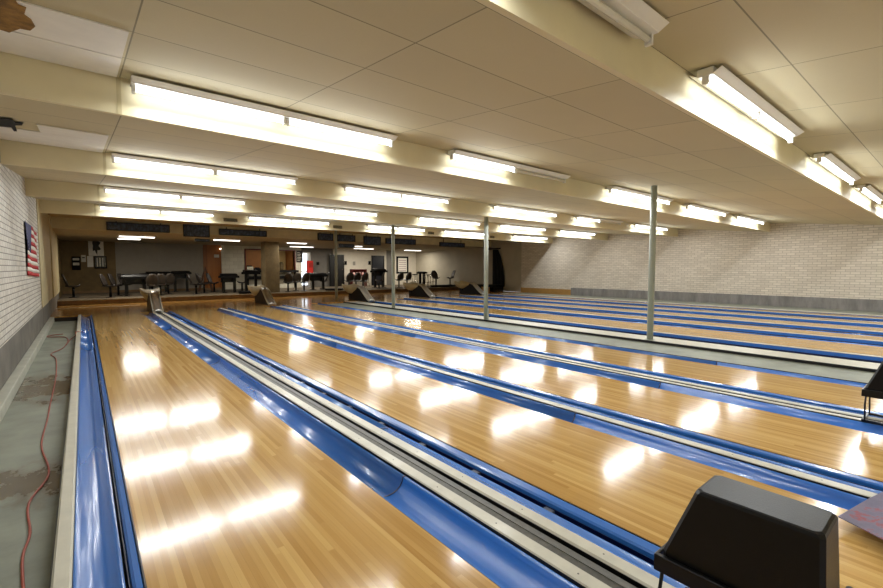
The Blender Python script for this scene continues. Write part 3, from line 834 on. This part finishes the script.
# ------------------------------------------------------------------ seating
ZF = .16
def make_chair(mat):
    e = empty('bowling_chair')
    # bucket shell: seat pan
    rings = []
    for j in range(7):
        f = j/6; y = -.2+.42*f
        hw = .19*math.sin(PI*(.28+.5*f))+.02
        z = .43 - .03*math.sin(PI*f) + (.03 if j == 0 else 0)
        rings.append([(-hw,y,z+.03),(-hw*.6,y,z),(0,y,z-.012),(hw*.6,y,z),(hw,y,z+.03),(hw*.6,y,z-.02),(0,y,z-.035),(-hw*.6,y,z-.02)])
    MB().loft(rings, cap=True, smooth=True).build('seat', mat, e)
    rings = []
    for j in range(8):
        f = j/7; z = .44+.42*f; hw = .2*math.sin(PI*(.25+.68*f))**.7 + .02
        y = .17+.14*f
        rings.append([(-hw,y-.05,z),(-hw*.6,y-.01,z),(0,y,z),(hw*.6,y-.01,z),(hw,y-.05,z),(hw*.6,y+.02,z),(0,y+.03,z),(-hw*.6,y+.02,z)])
    MB().loft(rings, cap=True, smooth=True).build('backrest', mat, e)
    MB().tube([(0,0,.02),(0,0,.42)], .04, 10).build('pedestal', BLACKM, e)
    MB().tube([(0,0,0),(0,0,.025)], .15, 14).build('base', BLACKM, e)
    MB().box(-.1,.1,-.1,.12,.385,.405).build('mount_plate', BLACKM, e)
    return e
pa, pb = make_chair(SEATM), make_chair(SEATB)
occ = [(6.19,6.81,19.7,20.3), (9.75,10.15,23.6,24.2)]
def table(px, Y, w, label, h=.75, d=.5, rz=0, top_h=.10, name='scoring_table'):
    e = empty(name, (atY(px, Y), Y, ZF), rz, label, 'table', 'dark scoring tables')
    occ.append((atY(px, Y)-w/2, atY(px, Y)+w/2, Y-d/2, Y+d/2))
    MB().bbox(-w/2,w/2,-d/2,d/2,h-.1,h,.012).build('tabletop', DARKT, e)
    for x in (-w*.3, w*.3):
        MB().box(x-.05,x+.05,-.06,.06,.02,h-.1).build('leg', BLACKM, e)
        MB().box(x-.09,x+.09,-.2,.2,0,.025).build('foot', BLACKM, e)
    if w > .7: MB().box(-w*.42,w*.42,.08,.11,h-.30,h-.1).build('modesty_panel', BLACKM, e)
    if top_h:
        MB().prism([(-d/2+.05,h),(d/2-.05,h),(d/2-.05,h+top_h),(-d/2+.15,h+top_h*.7)], 'x', -w/2+.05, w/2-.05).build('console', BLACK, e)
    return e
table(135, 20.7, .95, 'dark scoring table in front of the grey wall, behind the first ball return')
table(158, 23.3, 1.0, 'dark table at the back against the grey wall, left one', h=.85, top_h=.08)
table(181, 23.3, .8, 'dark table at the back against the grey wall, right one', h=.9, top_h=.06)
table(229, 20.9, .75, 'dark scoring table right of the orange wood panel')
table(251, 21.3, .7, 'dark table against the left side of the concrete column', h=.9)
table(318, 20.9, .9, 'dark table between the bright doorway and the farthest post')
table(379, 21.0, .85, 'black scoring desk in front of the navy door', h=.95, top_h=.12)
table(422, 20.9, .45, 'small dark T-shaped table near the right side wall', h=.85, top_h=.04)
# round floor bases that project over the step
def rbase(px, Y, rx, ry, label):
    occ.append((atY(px, Y)-rx, atY(px, Y)+rx, Y-ry, Y+ry))
    e = empty('round_plinth', (atY(px, Y), Y, 0.16), 0, label, 'seat base', 'round dark bases of the seating groups')
    def el(z, k): return [(math.cos(a)*rx*k, math.sin(a)*ry*k, z) for a in [2*PI*i/28 for i in range(28)]]
    MB().loft([el(.0,.86), el(.03,.97), el(.07,1), el(.09,.98)], cap=True).build('plinth', DARKT, e)
rbase(249, 19.7, .45, .38, 'dark rounded base at the step left of the concrete column')
rbase(334, 19.75, .45, .4, 'dark rounded base at the step behind the farthest post')
rbase(443.5, 19.8, .93, .5, 'large dark oval base on the concourse near the right side wall')
used = set()
# (px column, depth, facing degrees, label, proto)   facing 0 = looks at the lanes (-y)
chairs = [
 (73, 20.9, 90, 'lone bowling chair facing right beside the brown corner wall', 'a'),
 (110, 20.2, 70, 'bowling chair facing the scoring table, nearest the brown wall', 'a'),
 (118, 20.7, 70, 'second bowling chair in the row left of the leftmost scoring table', 'a'),
 (127, 21.5, 60, 'bowling chair partly behind the leftmost scoring table', 'a'),
 (152, 20.4, 180, 'bowling chair right of the first ball return, back to the lanes', 'b'),
 (160, 20.4, 180, 'bowling chair second right of the first ball return, back to the lanes', 'b'),
 (168, 20.5, 190, 'bowling chair third right of the first ball return, back to the lanes', 'b'),
 (145, 22.6, 20, 'bowling chair behind the leftmost scoring table by the grey wall', 'a'),
 (196, 20.4, 80, 'bowling chair at the left end of the second seating group', 'a'),
 (204, 20.6, 100, 'bowling chair below the orange wood panel', 'a'),
 (214, 21.3, 60, 'bowling chair half hidden under the second scoring table', 'a'),
 (242, 20.4, 250, 'bowling chair facing left, just left of the concrete column', 'a'),
 (288, 20.1, 170, 'bowling chair just right of the concrete column, back to the lanes', 'a'),
 (296, 20.1, 180, 'middle bowling chair of three right of the concrete column', 'b'),
 (304, 20.1, 190, 'bowling chair in front of the bright doorway', 'a'),
 (323, 20.2, 250, 'bowling chair between the bright doorway and the black door', 'a'),
 (349, 20.3, 175, 'bowling chair right of the black door, back to the lanes', 'a'),
 (356, 20.3, 180, 'bowling chair between the two dark doors, back to the lanes', 'a'),
 (363, 20.4, 190, 'bowling chair left of the black scoring desk under the navy door', 'a'),
 (379, 20.1, 230, 'pale-backed bowling chair in front of the navy door', 'b'),
 (399, 20.6, 180, 'bowling chair under the framed poster, left one of two', 'a'),
 (407, 20.6, 185, 'bowling chair under the framed poster, right one of two', 'a'),
 (436, 19.8, 110, 'bowling chair on the dark oval base near the right wall, left of the last pair', 'a'),
 (450, 19.8, 250, 'rightmost bowling chair, on the dark oval base near the right wall', 'a'),
]
for px, Y, deg, lab, p in chairs:
    def free(x, y, r=.31):
        if y + r > BK - .02 or x - r < XL or x + r > XR - .05 or y - r < STEP + .1: return False
        return all(x+r < q[0] or x-r > q[1] or y+r < q[2] or y-r > q[3] for q in occ)
    for dy in (0, .15, -.15, .3, -.3, .45, -.45, .65, -.65, .9, 1.2, 1.5, 1.8, 2.1, 2.5, 2.9, -.9, -1.1):
        if 'oval base' in lab or free(atY(px, Y+dy), Y+dy): break
    else: print('NO ROOM', lab); continue
    Y += dy; occ.append((atY(px, Y)-.25, atY(px, Y)+.25, Y-.25, Y+.25))
    src = pa if p == 'a' else pb
    o = src if p not in used else copy_tree(src)
    used.add(p)
    o.location = (atY(px, Y), Y, ZF + (.09 if 'oval base' in lab else 0)); o.rotation_euler = (0, 0, R(deg))
    tag(o, lab, 'chair', 'moulded seats in the concourse')

# wooden easel shape, red shelf, small bar stools
e = empty('folded_easel', (atY(205.5, 22.6), 22.6, ZF), 0, 'brown tent-shaped wooden frame in front of the wood panel', 'wooden frame')
for s_ in (-1, 1): MB().add([(s_*.34,-.03,0),(s_*.24,-.03,0),(0,-.03,1.0),(0,-.03,1.18),(s_*.34,.03,0),(s_*.24,.03,0),(0,.03,1.0),(0,.03,1.18)],[(0,1,2,3),(4,5,6,7),(0,1,5,4),(1,2,6,5),(2,3,7,6),(3,0,4,7)]).build('leg', plain('easel_brown', srgb(84,52,30), .6) if s_ < 0 else bpy.data.materials['easel_brown'], e)
MB().box(-.22,.22,-.03,.03,.38,.44).build('crossbar', bpy.data.materials['easel_brown'], e)
e = empty('red_trophy_shelf', (atY(358.5, 23.6), 23.6, ZF), 0, 'dark red shelf unit with pale items between the two dark doors', 'shelf')
DR = plain('dark_red', srgb(92,22,22), .6)
MB().box(-.5,.5,-.15,.15,.98,1.02).build('top', DR, e); MB().box(-.5,.5,-.15,.15,.62,.66).build('shelf', DR, e); MB().box(-.5,.5,.11,.15,.66,.98).build('back', DR, e)
for x in (-.48, .48): MB().box(x-.02,x+.02,-.15,.15,0,.98).build('side', DR, e)
for k in range(4):
    o = MB().tube([(atY(358.5,23.6)-.33+k*.2, 23.55, ZF+.661),(atY(358.5,23.6)-.33+k*.2, 23.55, ZF+.72),(atY(358.5,23.6)-.33+k*.2, 23.55, ZF+.84)], .07, 10, radii=[.05,.075,.05]).build('bowling_trophy', plain('pink_white', srgb(214,160,150), .5) if k == 0 else bpy.data.materials['pink_white'])
    tag(o, 'pale round item on the dark red shelf, %s of four' % ['leftmost','second from left','third from left','rightmost'][k], 'ornament', 'pale items on the red shelf')
def stool(px, Y, h, label):
    e = empty('bar_stool', (atY(px,Y), Y, ZF), 0, label, 'stool', 'bar stools in the concourse')
    MB().tube([(0,0,h-.05),(0,0,h)], .17, 14).build('seat', DARKT, e)
    for k in range(4):
        a = PI/4+k*PI/2; MB().tube([(math.cos(a)*.12,math.sin(a)*.12,h-.05),(math.cos(a)*.2,math.sin(a)*.2,0)], .014, 6).build('leg', CHROME, e)
    MB().tube([(math.cos(a)*.17,math.sin(a)*.17,.25) for a in [2*PI*i/12 for i in range(13)]], .01, 6).build('foot_ring', CHROME, e)
stool(415, 22.0, .72, 'bar stool right of the framed poster')
stool(428, 20.0, .72, 'bar stool left of the dark oval base')
stool(433, 21.3, .72, 'bar stool behind the dark oval base')
stool(366, 22.6, .72, 'bar stool left of the navy door')

# ------------------------------------------------------------------ flag on the left wall
t = NT('flag_cloth'); s_ = t.sep()
# local coords: object placed with y along the wall 0..1.9, z 0..-.95
FY, FZ = 1.95, .92
e = None
a, b, c_, d_ = onX(25.5,224.5,XL+.02), onX(36,226,XL+.02), onX(29,276,XL+.02), onX(38.5,272,XL+.02)
Y0, Y1 = a.y, b.y
nst = 13; 
e = empty('wall_flag', (XL+.02, Y0, 0), 0, 'red, white and blue striped flag hanging on the white brick wall', 'flag')
ztop, zbot = 1.98, 1.12
FR = plain('flag_red', srgb(178,30,34), .8, var=.06); FWh = plain('flag_white', srgb(228,224,216), .8, var=.04); FB = plain('flag_blue', srgb(40,44,92), .8, var=.06)
def wavy(f0, f1, za, zb, x=.0, ny=16):
    rows = []
    for z in (za, zb):
        rows.append([(x + .012*math.sin(j/ny*(f1-f0)*9+f0*9+z*5), (Y1-Y0)*(f0+(f1-f0)*j/ny), z - .06*(f0+(f1-f0)*j/ny)) for j in range(ny+1)])
    return rows
for k in range(13):
    za = ztop - (ztop-zbot)*k/13; zb = ztop - (ztop-zbot)*(k+1)/13
    m = MB().loft(wavy(0 if k > 6 else .4, 1, za, zb), closed=False, smooth=True)
    o = m.build('stripe', FR if k % 2 == 0 else FWh, e); o.modifiers.new('s', 'SOLIDIFY').thickness = .004
m = MB().loft(wavy(0, .4, ztop, ztop-(ztop-zbot)*7/13), closed=False, smooth=True)
o = m.build('canton', FB, e); o.modifiers.new('s', 'SOLIDIFY').thickness = .004
m = MB()
for r_ in range(9):
    for c in range(6 if r_ % 2 == 0 else 5):
        f = (c+.5+(.5 if r_ % 2 else 0))/6*.4*.98; z = ztop-(ztop-zbot)*7/13*(r_+.5)/9.2-.06*f
        cx = .012*math.sin(f*9+z*5)+.004; y = (Y1-Y0)*f
        pts = [(cx, y+math.cos(PI/2+k*PI/5)*(.02 if k%2==0 else .008), z+math.sin(PI/2+k*PI/5)*(.02 if k%2==0 else .008)) for k in range(10)]
        m.add(pts, [tuple(range(10))])
m.build('stars', FWh, e)

# ------------------------------------------------------------------ red cable on the strip
pp = [(24,600,0),(22.6,558,0),(30,533,0),(29,503,0),(49,473,0),(41.5,445,0),(47.6,418.6,0),(50,405,0),(52.7,393,0),(56,376,0),(56,359,0),(51,354,0),(63,348,0),(71,339,0)]
cp = [onZ(x, y, -.112) for x, y, _ in pp] + [Vector((-.152, 10.6, -.03)), Vector((-.146, 10.7, .022)), Vector((-.11, 10.75, .028)), Vector((-.07, 10.8, .024)), Vector((-.03, 10.85, -.01))]
def smooth_path(P, n=6):
    out = []
    for i in range(len(P)-1):
        p0, p1, p2, p3 = P[max(i-1,0)], P[i], P[i+1], P[min(i+2,len(P)-1)]
        for k in range(n):
            t_ = k/n
            out.append(.5*((2*p1)+(p2-p0)*t_+(2*p0-5*p1+4*p2-p3)*t_*t_+(3*p1-p0-3*p2+p3)*t_**3))
    return out + [P[-1]]
cp = [Vector((max(p.x, -.6) if p.z < -.1 else p.x, p.y, p.z)) for p in cp]
o = MB().tube(smooth_path(cp), .006, 8).build('extension_cord', CABLE); tag(o, 'long red extension cord snaking along the grey strip by the left wall', 'cord')
q = [onZ(x, y, -.112) for x, y in ((66,345),(68,340),(64,337),(48,337),(50,335.5),(63,334))]
q = [Vector((max(p.x,-.58), p.y, p.z)) for p in q]
o = MB().tube(smooth_path(q), .007, 8).build('loose_cord', CABLE); tag(o, 'short loose red cord near the far end of the grey strip', 'cord')

# ------------------------------------------------------------------ world and view
w = bpy.data.worlds.new('world'); S.world = w; w.use_nodes = True
w.node_tree.nodes['Background'].inputs[0].default_value = (.82, .9, 1, 1)
w.node_tree.nodes['Background'].inputs[1].default_value = 1.6
S.view_settings.view_transform = 'Standard'; S.view_settings.look = 'None'
S.view_settings.exposure = 1.08; S.view_settings.gamma = 1; S.view_settings.use_curve_mapping = False
